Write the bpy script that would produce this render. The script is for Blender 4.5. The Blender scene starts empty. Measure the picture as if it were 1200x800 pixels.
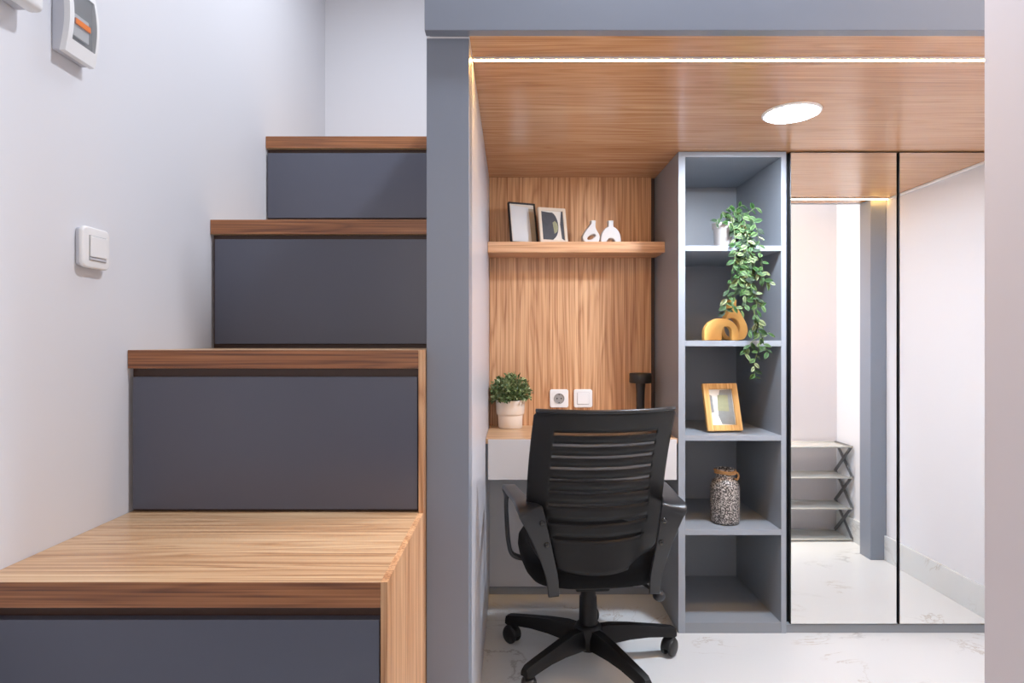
import bpy, bmesh, math, random
from mathutils import Vector, Matrix, Euler
random.seed(7)
PI = math.pi
SC = bpy.context.scene
COL = SC.collection
R = math.radians

# ------------------------------------------------------------------ camera constants
F = 706.0            # focal length in pixels of the 1200 wide frame
ZC = 1.150           # camera height
DW = 2.375           # distance to bookcase / wardrobe fronts
def X(x, d): return (x-600.0)*d/F
def Z(y, d): return ZC+(400.0-y)*d/F
def P(x, y, d): return Vector((X(x, d), d, Z(y, d)))

# ------------------------------------------------------------------ materials
def lin(c):
    def f(v):
        v /= 255.0
        return v/12.92 if v <= .04045 else ((v+.055)/1.055)**2.4
    return (f(c[0]), f(c[1]), f(c[2]), 1)
def new_mat(name):
    m = bpy.data.materials.new(name); m.use_nodes = True
    nt = m.node_tree
    return m, nt, nt.nodes['Principled BSDF']
def plain(name, rgb, rough=.5, metal=0, spec=.5, bump=0, bscale=200, var=0):
    m, nt, b = new_mat(name)
    b.inputs['Base Color'].default_value = lin(rgb)
    b.inputs['Roughness'].default_value = rough
    b.inputs['Metallic'].default_value = metal
    b.inputs['Specular IOR Level'].default_value = spec
    if bump or var:
        tc = nt.nodes.new('ShaderNodeTexCoord')
        n = nt.nodes.new('ShaderNodeTexNoise'); n.inputs['Scale'].default_value = bscale
        n.inputs['Detail'].default_value = 4
        nt.links.new(tc.outputs['Object'], n.inputs['Vector'])
        if bump:
            bp = nt.nodes.new('ShaderNodeBump'); bp.inputs['Strength'].default_value = bump
            bp.inputs['Distance'].default_value = .002
            nt.links.new(n.outputs['Fac'], bp.inputs['Height'])
            nt.links.new(bp.outputs['Normal'], b.inputs['Normal'])
        if var:
            mx = nt.nodes.new('ShaderNodeMixRGB')
            a = lin(rgb); mx.inputs[1].default_value = tuple(v*(1-var) for v in a[:3])+(1,)
            mx.inputs[2].default_value = tuple(min(1, v*(1+var)) for v in a[:3])+(1,)
            nt.links.new(n.outputs['Fac'], mx.inputs[0])
            nt.links.new(mx.outputs[0], b.inputs['Base Color'])
    return m
def emis(name, rgb, strength):
    m, nt, b = new_mat(name)
    b.inputs['Base Color'].default_value = (.8, .8, .8, 1)
    b.inputs['Emission Color'].default_value = lin(rgb)
    b.inputs['Emission Strength'].default_value = strength
    return m
def wood(name, axis, dark, mid, light, rough=.35, scale=1.0, seed=0.0, line=.5):
    """walnut laminate; grain runs along axis 0/1/2"""
    m, nt, b = new_mat(name)
    N, L = nt.nodes, nt.links
    tc = N.new('ShaderNodeTexCoord')
    mp = N.new('ShaderNodeMapping')
    sc = [9*scale]*3; sc[axis] = .55*scale
    mp.inputs['Scale'].default_value = sc
    mp.inputs['Location'].default_value = (seed, seed*1.7, seed*.6)
    L.new(tc.outputs['Object'], mp.inputs['Vector'])
    n1 = N.new('ShaderNodeTexNoise'); n1.inputs['Scale'].default_value = 1.0
    n1.inputs['Detail'].default_value = 3; n1.inputs['Distortion'].default_value = .35
    L.new(mp.outputs[0], n1.inputs['Vector'])
    mu = N.new('ShaderNodeMath'); mu.operation = 'MULTIPLY'; mu.inputs[1].default_value = 85
    L.new(n1.outputs['Fac'], mu.inputs[0])
    sn = N.new('ShaderNodeMath'); sn.operation = 'SINE'; L.new(mu.outputs[0], sn.inputs[0])
    s2 = N.new('ShaderNodeMath'); s2.operation = 'MULTIPLY_ADD'
    s2.inputs[1].default_value = .5; s2.inputs[2].default_value = .5
    L.new(sn.outputs[0], s2.inputs[0])
    pw = N.new('ShaderNodeMath'); pw.operation = 'POWER'; pw.inputs[1].default_value = .45
    L.new(s2.outputs[0], pw.inputs[0]); s2 = pw
    mp2 = N.new('ShaderNodeMapping')
    sc2 = [260*scale]*3; sc2[axis] = 2.4*scale
    mp2.inputs['Scale'].default_value = sc2
    L.new(tc.outputs['Object'], mp2.inputs['Vector'])
    n2 = N.new('ShaderNodeTexNoise'); n2.inputs['Scale'].default_value = 1.0; n2.inputs['Detail'].default_value = 3
    L.new(mp2.outputs[0], n2.inputs['Vector'])
    # broad board-to-board variation
    mp3 = N.new('ShaderNodeMapping')
    sc3 = [14*scale]*3; sc3[axis] = .25*scale
    mp3.inputs['Scale'].default_value = sc3
    L.new(tc.outputs['Object'], mp3.inputs['Vector'])
    n3 = N.new('ShaderNodeTexNoise'); n3.inputs['Scale'].default_value = 1.0; n3.inputs['Detail'].default_value = 2
    L.new(mp3.outputs[0], n3.inputs['Vector'])
    a1 = N.new('ShaderNodeMath'); a1.operation = 'MULTIPLY'; a1.inputs[1].default_value = .36*line
    L.new(s2.outputs[0], a1.inputs[0])
    a2 = N.new('ShaderNodeMath'); a2.operation = 'MULTIPLY_ADD'; a2.inputs[1].default_value = 1.15; a2.use_clamp = False
    L.new(n2.outputs['Fac'], a2.inputs[0])
    ao = N.new('ShaderNodeMath'); ao.operation = 'SUBTRACT'; ao.inputs[1].default_value = .22
    L.new(a1.outputs[0], ao.inputs[0]); L.new(ao.outputs[0], a2.inputs[2])
    a3 = N.new('ShaderNodeMath'); a3.operation = 'MULTIPLY_ADD'; a3.inputs[1].default_value = .40
    L.new(n3.outputs['Fac'], a3.inputs[0]); L.new(a2.outputs[0], a3.inputs[2])
    mp4 = N.new('ShaderNodeMapping')
    sc4 = [46*scale]*3; sc4[axis] = .5*scale
    mp4.inputs['Scale'].default_value = sc4
    L.new(tc.outputs['Object'], mp4.inputs['Vector'])
    n4 = N.new('ShaderNodeTexNoise'); n4.inputs['Scale'].default_value = 1.0; n4.inputs['Detail'].default_value = 1
    L.new(mp4.outputs[0], n4.inputs['Vector'])
    st_ = N.new('ShaderNodeMapRange'); st_.inputs['From Min'].default_value = .64; st_.inputs['From Max'].default_value = .72
    st_.inputs['To Max'].default_value = .22
    L.new(n4.outputs['Fac'], st_.inputs['Value'])
    a4 = N.new('ShaderNodeMath'); a4.operation = 'ADD'
    L.new(a3.outputs[0], a4.inputs[0]); L.new(st_.outputs[0], a4.inputs[1]); a3 = a4
    cr = N.new('ShaderNodeValToRGB')
    cr.color_ramp.elements[0].position = .40; cr.color_ramp.elements[0].color = lin(dark)
    cr.color_ramp.elements[1].position = 1.0; cr.color_ramp.elements[1].color = lin(light)
    e = cr.color_ramp.elements.new(.70); e.color = lin(mid)
    L.new(a3.outputs[0], cr.inputs[0]); L.new(cr.outputs[0], b.inputs['Base Color'])
    b.inputs['Roughness'].default_value = rough
    bp = N.new('ShaderNodeBump'); bp.inputs['Strength'].default_value = .08; bp.inputs['Distance'].default_value = .001
    L.new(n2.outputs['Fac'], bp.inputs['Height']); L.new(bp.outputs[0], b.inputs['Normal'])
    return m
def marble(name):
    m, nt, b = new_mat(name)
    N, L = nt.nodes, nt.links
    tc = N.new('ShaderNodeTexCoord')
    def vein(scale, rot, width, dist, sx):
        mp = N.new('ShaderNodeMapping'); mp.inputs['Rotation'].default_value = (0, 0, rot)
        mp.inputs['Scale'].default_value = (sx, 1, 1)
        L.new(tc.outputs['Object'], mp.inputs['Vector'])
        n = N.new('ShaderNodeTexNoise'); n.inputs['Scale'].default_value = scale
        n.inputs['Detail'].default_value = 8; n.inputs['Distortion'].default_value = dist; n.inputs['Roughness'].default_value = .62
        L.new(mp.outputs[0], n.inputs['Vector'])
        s = N.new('ShaderNodeMath'); s.operation = 'SUBTRACT'; s.inputs[1].default_value = .5
        L.new(n.outputs['Fac'], s.inputs[0])
        a = N.new('ShaderNodeMath'); a.operation = 'ABSOLUTE'; L.new(s.outputs[0], a.inputs[0])
        r = N.new('ShaderNodeMapRange'); r.inputs['From Min'].default_value = 0; r.inputs['From Max'].default_value = width
        r.inputs['To Min'].default_value = 1; r.inputs['To Max'].default_value = 0
        L.new(a.outputs[0], r.inputs['Value'])
        # patchy strength
        pn = N.new('ShaderNodeTexNoise'); pn.inputs['Scale'].default_value = scale*1.3
        L.new(tc.outputs['Object'], pn.inputs['Vector'])
        pr = N.new('ShaderNodeMapRange'); pr.inputs['From Min'].default_value = .54; pr.inputs['From Max'].default_value = .66
        L.new(pn.outputs['Fac'], pr.inputs['Value'])
        mm = N.new('ShaderNodeMath'); mm.operation = 'MULTIPLY'
        L.new(r.outputs[0], mm.inputs[0]); L.new(pr.outputs[0], mm.inputs[1])
        return mm
    v1 = vein(1.3, .6, .010, 1.0, .45); v2 = vein(2.6, -.4, .008, .7, .6)
    c1 = N.new('ShaderNodeMixRGB'); c1.inputs[1].default_value = lin((207, 210, 210)); c1.inputs[2].default_value = lin((150, 148, 146))
    L.new(v1.outputs[0], c1.inputs[0])
    c2 = N.new('ShaderNodeMixRGB'); c2.inputs[2].default_value = lin((178, 170, 160))
    L.new(v2.outputs[0], c2.inputs[0]); L.new(c1.outputs[0], c2.inputs[1])
    L.new(c2.outputs[0], b.inputs['Base Color'])
    b.inputs['Roughness'].default_value = .22
    return m
def speckle(name):
    m, nt, b = new_mat(name)
    N, L = nt.nodes, nt.links
    tc = N.new('ShaderNodeTexCoord')
    n = N.new('ShaderNodeTexNoise'); n.inputs['Scale'].default_value = 190; n.inputs['Detail'].default_value = 3
    L.new(tc.outputs['Object'], n.inputs['Vector'])
    cr = N.new('ShaderNodeValToRGB')
    cr.color_ramp.elements[0].position = .47; cr.color_ramp.elements[0].color = lin((52, 48, 46))
    cr.color_ramp.elements[1].position = .60; cr.color_ramp.elements[1].color = lin((190, 184, 178))
    L.new(n.outputs['Fac'], cr.inputs[0]); L.new(cr.outputs[0], b.inputs['Base Color'])
    b.inputs['Roughness'].default_value = .45
    bp = N.new('ShaderNodeBump'); bp.inputs['Strength'].default_value = .4; bp.inputs['Distance'].default_value = .002
    L.new(n.outputs['Fac'], bp.inputs['Height']); L.new(bp.outputs[0], b.inputs['Normal'])
    return m
def leafmat(name):
    m, nt, b = new_mat(name)
    a = nt.nodes.new('ShaderNodeVertexColor'); a.layer_name = 'tint'
    nt.links.new(a.outputs['Color'], b.inputs['Base Color'])
    b.inputs['Roughness'].default_value = .4
    return m
def weave(name):
    m, nt, b = new_mat(name)
    N, L = nt.nodes, nt.links
    b.inputs['Base Color'].default_value = lin((8, 8, 9)); b.inputs['Roughness'].default_value = .7
    tc = N.new('ShaderNodeTexCoord')
    mp = N.new('ShaderNodeMapping'); mp.inputs['Rotation'].default_value = (0, R(45), 0)
    L.new(tc.outputs['Object'], mp.inputs['Vector'])
    sx = N.new('ShaderNodeSeparateXYZ'); L.new(mp.outputs[0], sx.inputs[0])
    def wav(o):
        k = N.new('ShaderNodeMath'); k.operation = 'MULTIPLY'; k.inputs[1].default_value = 2*PI/.0034
        L.new(sx.outputs[o], k.inputs[0])
        s = N.new('ShaderNodeMath'); s.operation = 'SINE'; L.new(k.outputs[0], s.inputs[0]); return s
    a, c = wav(0), wav(2)
    p = N.new('ShaderNodeMath'); p.operation = 'MAXIMUM'; L.new(a.outputs[0], p.inputs[0]); L.new(c.outputs[0], p.inputs[1])
    g = N.new('ShaderNodeMath'); g.operation = 'GREATER_THAN'; g.inputs[1].default_value = -.25; L.new(p.outputs[0], g.inputs[0])
    L.new(g.outputs[0], b.inputs['Alpha'])
    return m
def mirror(name):
    m, nt, b = new_mat(name)
    b.inputs['Base Color'].default_value = (.965, .97, .955, 1); b.inputs['Metallic'].default_value = 1
    b.inputs['Roughness'].default_value = .0
    return m
def clear(name, rgb, alpha):
    m, nt, b = new_mat(name)
    b.inputs['Base Color'].default_value = lin(rgb); b.inputs['Roughness'].default_value = .15
    b.inputs['Alpha'].default_value = alpha
    return m

M = {}
M['wall'] = plain('white_wall_paint', (217, 218, 223), .65, bump=.05, bscale=350)
M['jamb'] = plain('warm_white_wall_paint', (202, 197, 201), .7, var=.01, bscale=2)
M['ceil'] = plain('white_ceiling_paint', (228, 228, 228), .8, var=.01)
M['slate'] = plain('slate_blue_laminate', (120, 127, 140), .34, var=.03, bscale=3)
M['slate_dark'] = plain('dark_slate_drawer_laminate', (74, 77, 91), .30, var=.03, bscale=3)
M['grey'] = plain('grey_laminate', (130, 136, 143), .4, var=.03, bscale=3)
M['edge'] = plain('pale_grey_edge_banding', (144, 152, 162), .4, var=.02, bscale=3)
M['pale'] = plain('pale_grey_panel', (206, 205, 206), .45, var=.02, bscale=4)
M['partition'] = plain('pale_lilac_grey_panel', (186, 188, 196), .3, var=.02, bscale=3)
DK, MD, LT = (150, 96, 60), (190, 136, 94), (216, 166, 122)
M['wood_x'] = wood('walnut_grain_along', 0, (176, 120, 80), (216, 162, 118), (238, 192, 150), .3)
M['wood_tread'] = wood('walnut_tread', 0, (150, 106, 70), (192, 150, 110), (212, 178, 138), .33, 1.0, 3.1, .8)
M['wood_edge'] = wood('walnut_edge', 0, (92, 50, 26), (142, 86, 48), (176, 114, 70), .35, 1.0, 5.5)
M['wood_z'] = wood('walnut_grain_upright', 2, (152, 98, 60), (194, 140, 96), (224, 176, 130), .35, 1.0, 1.3, .8)
M['wood_ceiling'] = wood('walnut_soffit', 0, (164, 108, 70), (196, 141, 98), (220, 174, 132), .24, 1.0, 8.3, .6)
M['wood_dark'] = plain('dark_wood_and_gap_shade', (60, 36, 24), .5, var=.1, bscale=40)
M['floor'] = marble('white_marble_tile')
M['white'] = plain('white_plastic', (236, 236, 236), .3, var=.01, bscale=20)
M['white_dull'] = plain('white_ceramic', (208, 206, 203), .5, var=.01, bscale=20)
M['switch_gap'] = plain('grey_plastic_gap', (150, 148, 146), .5)
M['black'] = plain('black_plastic', (10, 10, 11), .45, spec=.25, var=.05, bscale=30)
M['black_sheen'] = plain('dark_grey_plastic', (28, 29, 32), .38, spec=.4, var=.05, bscale=30)
M['black_matte'] = plain('black_matt_metal', (18, 18, 19), .5)
M['fabric'] = plain('black_seat_fabric', (4, 4, 5), .9, spec=.15, bump=.4, bscale=600)
M['gloss_black'] = plain('glossy_black_screw', (12, 12, 12), .12)
M['chrome'] = plain('chrome', (200, 200, 200), .15, 1)
M['rubber'] = plain('black_rubber', (20, 20, 21), .45)
M['black_frame'] = plain('black_door_edge', (24, 25, 28), .4)
M['mirror'] = mirror('mirror_glass')
M['weave'] = weave('black_perforated_mesh')
M['leaf'] = leafmat('variegated_leaf')
for k_ in ('leaf',): M[k_].node_tree.nodes['Principled BSDF'].inputs['Roughness'].default_value = .6; M[k_].node_tree.nodes['Principled BSDF'].inputs['Specular IOR Level'].default_value = .2
M['leaf2'] = leafmat('small_green_leaf')
M['stem'] = plain('green_stem', (88, 112, 60), .6)
M['soil'] = plain('dark_potting_soil', (52, 40, 30), .9, bump=.8, bscale=120, var=.3)
M['cream'] = plain('cream_ceramic', (236, 222, 206), .5, var=.02, bscale=40)
M['marblepot'] = plain('white_marbled_ceramic', (188, 185, 182), .45, var=.12, bscale=22)
M['honey'] = plain('golden_honey_wood', (228, 172, 88), .45, var=.16, bscale=26)
M['honeyframe'] = wood('honey_frame_wood', 2, (186, 132, 66), (214, 164, 92), (232, 190, 124), .45)
M['beige'] = plain('pale_wood_frame', (226, 212, 192), .5, var=.05, bscale=40)
M['speck'] = speckle('black_and_white_glaze')
M['rope'] = plain('jute_rope', (168, 126, 80), .85, bump=.8, bscale=260, var=.3)
M['led'] = emis('warm_led', (255, 190, 100), 330)
M['lamp'] = emis('cool_downlight', (222, 236, 255), 900)
M['ink'] = plain('charcoal_ink', (58, 60, 68), .6, var=.25, bscale=60)
M['ink2'] = plain('grey_wash', (128, 132, 130), .6, var=.2, bscale=60)
M['olive'] = plain('olive_wash', (146, 148, 112), .6, var=.2, bscale=60)
M['paper'] = plain('off_white_paper', (228, 224, 214), .7)
M['bluepaper'] = plain('pale_blue_grey_paper', (226, 233, 238), .3)
M['sand'] = plain('beige_wash', (178, 164, 140), .6)
M['orange'] = plain('orange_plastic', (226, 116, 40), .4)
M['smoke'] = clear('smoky_clear_plastic', (120, 124, 124), .5)
M['rack'] = clear('translucent_grey_sheet', (196, 196, 190), .62)
M['rackleg'] = plain('grey_rack_bar', (92, 92, 94), .4)
M['rackrod'] = plain('pale_rack_rod', (176, 176, 172), .4)
M['boxside'] = plain('pale_grey_plastic', (196, 198, 206), .4)

# ------------------------------------------------------------------ object helpers
def link(o): COL.objects.link(o); return o
def thing(name, label, cat, loc=(0, 0, 0), rot=(0, 0, 0), group=None):
    o = bpy.data.objects.new(name, None); o.empty_display_size = .05
    link(o); o.location = loc; o.rotation_euler = rot
    o['label'] = label; o['category'] = cat
    if group: o['group'] = group
    return o
def tag(o, label, cat, group=None, kind=None):
    o['label'] = label; o['category'] = cat
    if group: o['group'] = group
    if kind: o['kind'] = kind
    return o
def root_loc(p):
    while p.parent: p = p.parent
    return Vector(p.location)
def obj(name, bm, mats, parent=None, smooth=False, world=True, autos=None, label=None):
    """bm in world coordinates (world=True) or in the thing's own coordinates"""
    me = bpy.data.meshes.new(name)
    o = bpy.data.objects.new(name, me)
    if parent:
        if world:
            bmesh.ops.translate(bm, verts=bm.verts, vec=-root_loc(parent))
        o.parent = parent
    elif world and len(bm.verts):
        xs = [v.co.x for v in bm.verts]; ys = [v.co.y for v in bm.verts]; zs = [v.co.z for v in bm.verts]
        b = Vector(((min(xs)+max(xs))/2, (min(ys)+max(ys))/2, min(zs)))
        bmesh.ops.translate(bm, verts=bm.verts, vec=-b); o.location = b
    bmesh.ops.recalc_face_normals(bm, faces=bm.faces)
    if smooth:
        for f in bm.faces: f.smooth = True
        if autos:
            for e in bm.edges:
                if len(e.link_faces) == 2 and e.calc_face_angle(0) > R(autos): e.smooth = False
    bm.to_mesh(me); bm.free()
    if not isinstance(mats, (list, tuple)): mats = [mats]
    for m in mats: me.materials.append(m)
    if label: o['label'] = label
    return link(o)
def structure(name, bm, mat, label, cat):
    o = obj(name, bm, mat); tag(o, label, cat, kind='structure'); return o
def BM(): return bmesh.new()
def box(bm, x0, x1, y0, y1, z0, z1, bev=0, mi=0, seg=2):
    b2 = bmesh.new()
    bmesh.ops.create_cube(b2, size=1)
    for v in b2.verts:
        v.co = Vector((x0+(v.co.x+.5)*(x1-x0), y0+(v.co.y+.5)*(y1-y0), z0+(v.co.z+.5)*(z1-z0)))
    if bev:
        bmesh.ops.bevel(b2, geom=b2.edges[:], offset=bev, segments=seg, affect='EDGES', profile=.5)
    for f in b2.faces: f.material_index = mi
    merge(bm, b2); return bm
def merge(bm, b2, mat=None):
    if mat: bmesh.ops.transform(b2, matrix=mat, verts=b2.verts)
    vm = [bm.verts.new(v.co) for v in b2.verts]
    b2.verts.index_update()
    for f in b2.faces:
        nf = bm.faces.new([vm[v.index] for v in f.verts]); nf.material_index = f.material_index; nf.smooth = f.smooth
    b2.free()
def lathe(bm, prof, c=(0, 0, 0), n=40, mi=0, cap=True):
    rings = []
    for r, z in prof:
        rings.append([bm.verts.new((c[0]+r*math.cos(2*PI*k/n), c[1]+r*math.sin(2*PI*k/n), c[2]+z)) for k in range(n)])
    for a, b in zip(rings, rings[1:]):
        for k in range(n):
            f = bm.faces.new((a[k], a[(k+1) % n], b[(k+1) % n], b[k])); f.material_index = mi
    if cap:
        for rg in (rings[0], rings[-1]):
            f = bm.faces.new(rg); f.material_index = mi
    return bm
def tube(bm, pts, r, n=8, mi=0):
    pts = [Vector(p) for p in pts]; rings = []
    up = None
    for i, p in enumerate(pts):
        t = (pts[min(i+1, len(pts)-1)]-pts[max(i-1, 0)]).normalized()
        if up is None:
            a = Vector((0, 0, 1)) if abs(t.z) < .9 else Vector((1, 0, 0))
            up = t.cross(a).normalized()
        up = (up-t*up.dot(t)).normalized(); s = t.cross(up)
        rr = r[i] if isinstance(r, (list, tuple)) else r
        rings.append([bm.verts.new(p+rr*(math.cos(2*PI*k/n)*up+math.sin(2*PI*k/n)*s)) for k in range(n)])
    for a, b in zip(rings, rings[1:]):
        for k in range(n):
            f = bm.faces.new((a[k], a[(k+1) % n], b[(k+1) % n], b[k])); f.material_index = mi
    bm.faces.new(rings[0][::-1]).material_index = mi; bm.faces.new(rings[-1]).material_index = mi
    return bm
def catmull(pts, per=8):
    pts = [Vector(p) for p in pts]; out = []
    n = len(pts)
    for i in range(n-1):
        p0, p1, p2, p3 = pts[max(i-1, 0)], pts[i], pts[i+1], pts[min(i+2, n-1)]
        for k in range(per):
            t = k/per
            out.append(.5*((2*p1)+(-p0+p2)*t+(2*p0-5*p1+4*p2-p3)*t*t+(-p0+3*p1-3*p2+p3)*t**3))
    out.append(pts[-1]); return out
def prism(bm, poly, axis, a, b, mi=0):
    """poly of 2-D points in the plane normal to axis, extruded from a to b"""
    def mk(p, t):
        if axis == 0: return (t, p[0], p[1])
        if axis == 1: return (p[0], t, p[1])
        return (p[0], p[1], t)
    A = [bm.verts.new(mk(p, a)) for p in poly]; B = [bm.verts.new(mk(p, b)) for p in poly]
    n = len(poly)
    for i in range(n):
        bm.faces.new((A[i], A[(i+1) % n], B[(i+1) % n], B[i])).material_index = mi
    bm.faces.new(A[::-1]).material_index = mi; bm.faces.new(B).material_index = mi
    return bm
def curve_solid(loops, depth, bevel):
    """outline (first loop) with holes, standing in the XZ plane, thickness depth along Y"""
    cu = bpy.data.curves.new('tmp_outline', 'CURVE'); cu.dimensions = '2D'; cu.fill_mode = 'BOTH'
    cu.extrude = depth/2-bevel; cu.bevel_depth = bevel; cu.bevel_resolution = 3; cu.offset = -bevel
    for lp in loops:
        s = cu.splines.new('POLY'); s.points.add(len(lp)-1); s.use_cyclic_u = True
        for q, p in zip(s.points, lp): q.co = (p[0], p[1], 0, 1)
    t = bpy.data.objects.new('tmp_outline', cu)
    me = bpy.data.meshes.new_from_object(t)
    bm = bmesh.new(); bm.from_mesh(me)
    bmesh.ops.remove_doubles(bm, verts=bm.verts, dist=1e-5)
    bmesh.ops.transform(bm, matrix=Matrix.Rotation(R(90), 4, 'X'), verts=bm.verts)
    bpy.data.objects.remove(t); bpy.data.curves.remove(cu); bpy.data.meshes.remove(me)
    return bm
def roundbox_profile(w, h, r, n=6):
    pts = []
    for cx, cy, a0 in ((w/2-r, h/2-r, 0), (-w/2+r, h/2-r, 90), (-w/2+r, -h/2+r, 180), (w/2-r, -h/2+r, 270)):
        for k in range(n+1):
            a = R(a0+90*k/n); pts.append((cx+r*math.cos(a), cy+r*math.sin(a)))
    return pts

# ------------------------------------------------------------------ key dimensions
XL, XR = -.918, 1.972            # room side walls
XS = -.211                       # right side of stairs / left edge of post
XP = -.1045                      # inner face of the partition
YB = 2.96                        # back wall
ZL = ZC+223/F*DW                 # loft underside
YN = 2.7525                      # nook back panel
D1, D2, D3, D4 = 1.023, 1.437, 1.831, 2.243
YBEAM, YPOST = 1.451, 1.479
ZCEIL, YBACK = 2.95, -1.6
U = DW/F

# ------------------------------------------------------------------ setting
structure('floor', box(BM(), XL-.1, XR+.1, YBACK-.1, YB+.1, -.1, 0), M['floor'], 'white marble-look tiled floor with faint grey veins', 'floor')
structure('ceiling', box(BM(), XL-.1, XR+.1, YBACK-.1, YB+.1, ZCEIL, ZCEIL+.1), M['ceil'], 'plain white room ceiling', 'ceiling')
structure('wall_left', box(BM(), XL-.1, XL, YBACK-.1, YB+.1, 0, ZCEIL), M['wall'], 'white painted wall along the stairs with the light switch', 'wall')
structure('wall_back', box(BM(), XL, XR, YB, YB+.1, 0, ZCEIL), M['wall'], 'white painted wall behind the top of the stairs', 'wall')
structure('wall_right', box(BM(), XR, XR+.1, YBACK-.1, YB+.1, 0, ZCEIL), M['wall'], 'white wall seen in the right mirror door', 'wall')
structure('wall_camera', box(BM(), XL, XR, YBACK-.1, YBACK, 0, ZCEIL), M['wall'], 'white wall on the camera side of the room', 'wall')
structure('wall_stub', box(BM(), .857, XR, .86, 1.0925, 0, ZCEIL), M['jamb'], 'white wall end at the right edge of the view', 'wall')
bm = BM(); box(bm, XR-.012, XR, 1.105, 2.36, 0, .13, .002)
structure('baseboard_right', bm, M['floor'], 'white marble-look skirting along the right wall', 'baseboard')
bm = BM(); box(bm, XP, .652, YN-.014, YN, 0, .03, .002)
structure('baseboard_back', bm, M['grey'], 'grey skirting under the desk', 'baseboard')
bm = BM(); box(bm, XR-.012, XR, 1.62, 2.37, ZL-.012, ZL, .003)
structure('trim_1', bm, M['white'], 'thin white bead between loft soffit and right wall', 'trim')

# ------------------------------------------------------------------ loft bed structure
loft = thing('loft_bed', 'built-in slate blue loft bed frame with walnut underside above the desk nook', 'loft bed', (XS, YPOST, 0))
bm = BM(); box(bm, XS, XR-.0015, YBEAM, YPOST+.001, ZL-.001, 2.2, .0015)
obj('fascia_beam', bm, M['slate'], loft)
bm = BM(); box(bm, XS+.001, XP-.001, YPOST, YPOST+.1, 0, ZL-.006, .0015)
obj('post', bm, M['slate'], loft)
bm = BM(); box(bm, XS+.002, XP, YPOST+.002, YPOST+.098, ZL-.006, ZL-.001)
obj('light_leak_strip', bm, M['white'], loft, label='thin white strip standing in for the line of light above the post')  # bright line of leaking light at the post top, built as a white strip
bm = BM(); box(bm, XR-.085, XR-.0015, YPOST+.001, YPOST+.1, 0, ZL-.001, .0015)
obj('post', bm, M['slate'], loft)
bm = BM(); box(bm, XS+.002, XP, YPOST+.1, YB-.002, 0, ZL-.001, .001)
obj('partition_panel', bm, M['partition'], loft, label='pale grey side panel')
bm = BM(); box(bm, XP-.002, XR-.0015, YPOST+.001, YB-.002, ZL, ZL+.03)
obj('underside_panel', bm, M['wood_ceiling'], loft, label='walnut laminate underside panel')
bm = BM(); box(bm, XS, XR-.0015, YPOST+.001, YB-.002, ZL+.032, ZL+.2)
obj('platform', bm, M['slate'], loft)
# LED strip
led = thing('led_strip', 'glowing warm LED strip running across the walnut underside of the loft', 'light', (XP, 1.595, ZL))
YLED = 1.595
bm = BM(); box(bm, XP+.002, XR-.002, YLED-.007, YLED+.007, ZL-.004, ZL-.0005); box(bm, XP+.002, XR-.002, YLED-.0075, YLED-.0052, ZL-.0062, ZL-.0005); box(bm, XP+.002, XR-.002, YLED+.0052, YLED+.0075, ZL-.0062, ZL-.0005)
obj('channel', bm, M['white'], led)
bm = BM(); box(bm, XP+.003, XR-.003, YLED-.0045, YLED+.0045, ZL-.007, ZL-.0042, .001)
obj('diffuser', bm, M['led'], led, label='glowing warm diffuser')
# downlight
dl = thing('downlight', 'round white recessed downlight glowing in the walnut soffit', 'light', (X(927.5, 1.972), 1.972, ZL))
c = Vector(dl.location)
bm = BM(); lathe(bm, [(.078, -.0005), (.078, -.006), (.086, -.008), (.091, -.004), (.091, -.0005)], c, 48)
obj('trim_ring', bm, M['white'], dl, smooth=True, autos=40)
bm = BM(); lathe(bm, [(.077, -.007), (.077, -.0078), (.03, -.0095)], c, 48)
obj('diffuser', bm, M['lamp'], dl, label='glowing white diffuser')

# ------------------------------------------------------------------ storage staircase
st = thing('storage_staircase', 'walnut and dark slate storage staircase climbing along the white left wall', 'staircase', (XL, D1, 0))
tops = [ZC-.43*.95, Z(410, D2), Z(257.2, D3), Z(159.5, D4)]
fronts = [D1, D2, D3, D4, YB-.004]
TH = .044
SPX = XS-.012
bm = BM()
poly = [(D1, 0), (D1, tops[0])]
for i in range(1, 4): poly += [(fronts[i], tops[i-1]), (fronts[i], tops[i])]
poly += [(YB-.004, tops[3]), (YB-.004, 0)]
prism(bm, poly, 0, SPX, XS-.0005)
obj('side_panel', bm, M['wood_z'], st)
bm = BM()
for i in range(4):
    z0 = 0 if i == 0 else tops[i-1]-TH
    box(bm, XL+.001, SPX-.0005, fronts[i]+.022, YB-.005, z0, tops[i]-TH-.0005)
obj('carcass', bm, M['wood_dark'], st)  # coloured dark so the gaps around the drawers look shaded
for i in range(4):
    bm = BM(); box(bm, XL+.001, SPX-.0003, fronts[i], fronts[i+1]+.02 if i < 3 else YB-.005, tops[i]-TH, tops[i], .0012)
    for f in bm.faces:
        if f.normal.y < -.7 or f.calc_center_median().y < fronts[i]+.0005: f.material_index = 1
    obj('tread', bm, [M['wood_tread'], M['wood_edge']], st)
dz = [(Z(727, D1), .005), (Z(441.5, D2), Z(597, D2)), (Z(280, D3), Z(402.8, D3)), (Z(179, D4), Z(255, D4))]
xl_ = [XL+.004, X(154.5, D2), X(251, D3), X(313, D4)]
for i in range(4):
    d = fronts[i]
    if i == 0:
        rows = [(Z(727, d), .385), (.362, .02)]
    else:
        rows = [dz[i]]
    for zt, zb in rows:
        bm = BM(); box(bm, xl_[i], SPX-.003, d+.003, d+.021, zb, zt, .001)
        obj('drawer_front', bm, M['slate_dark'], st)

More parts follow.
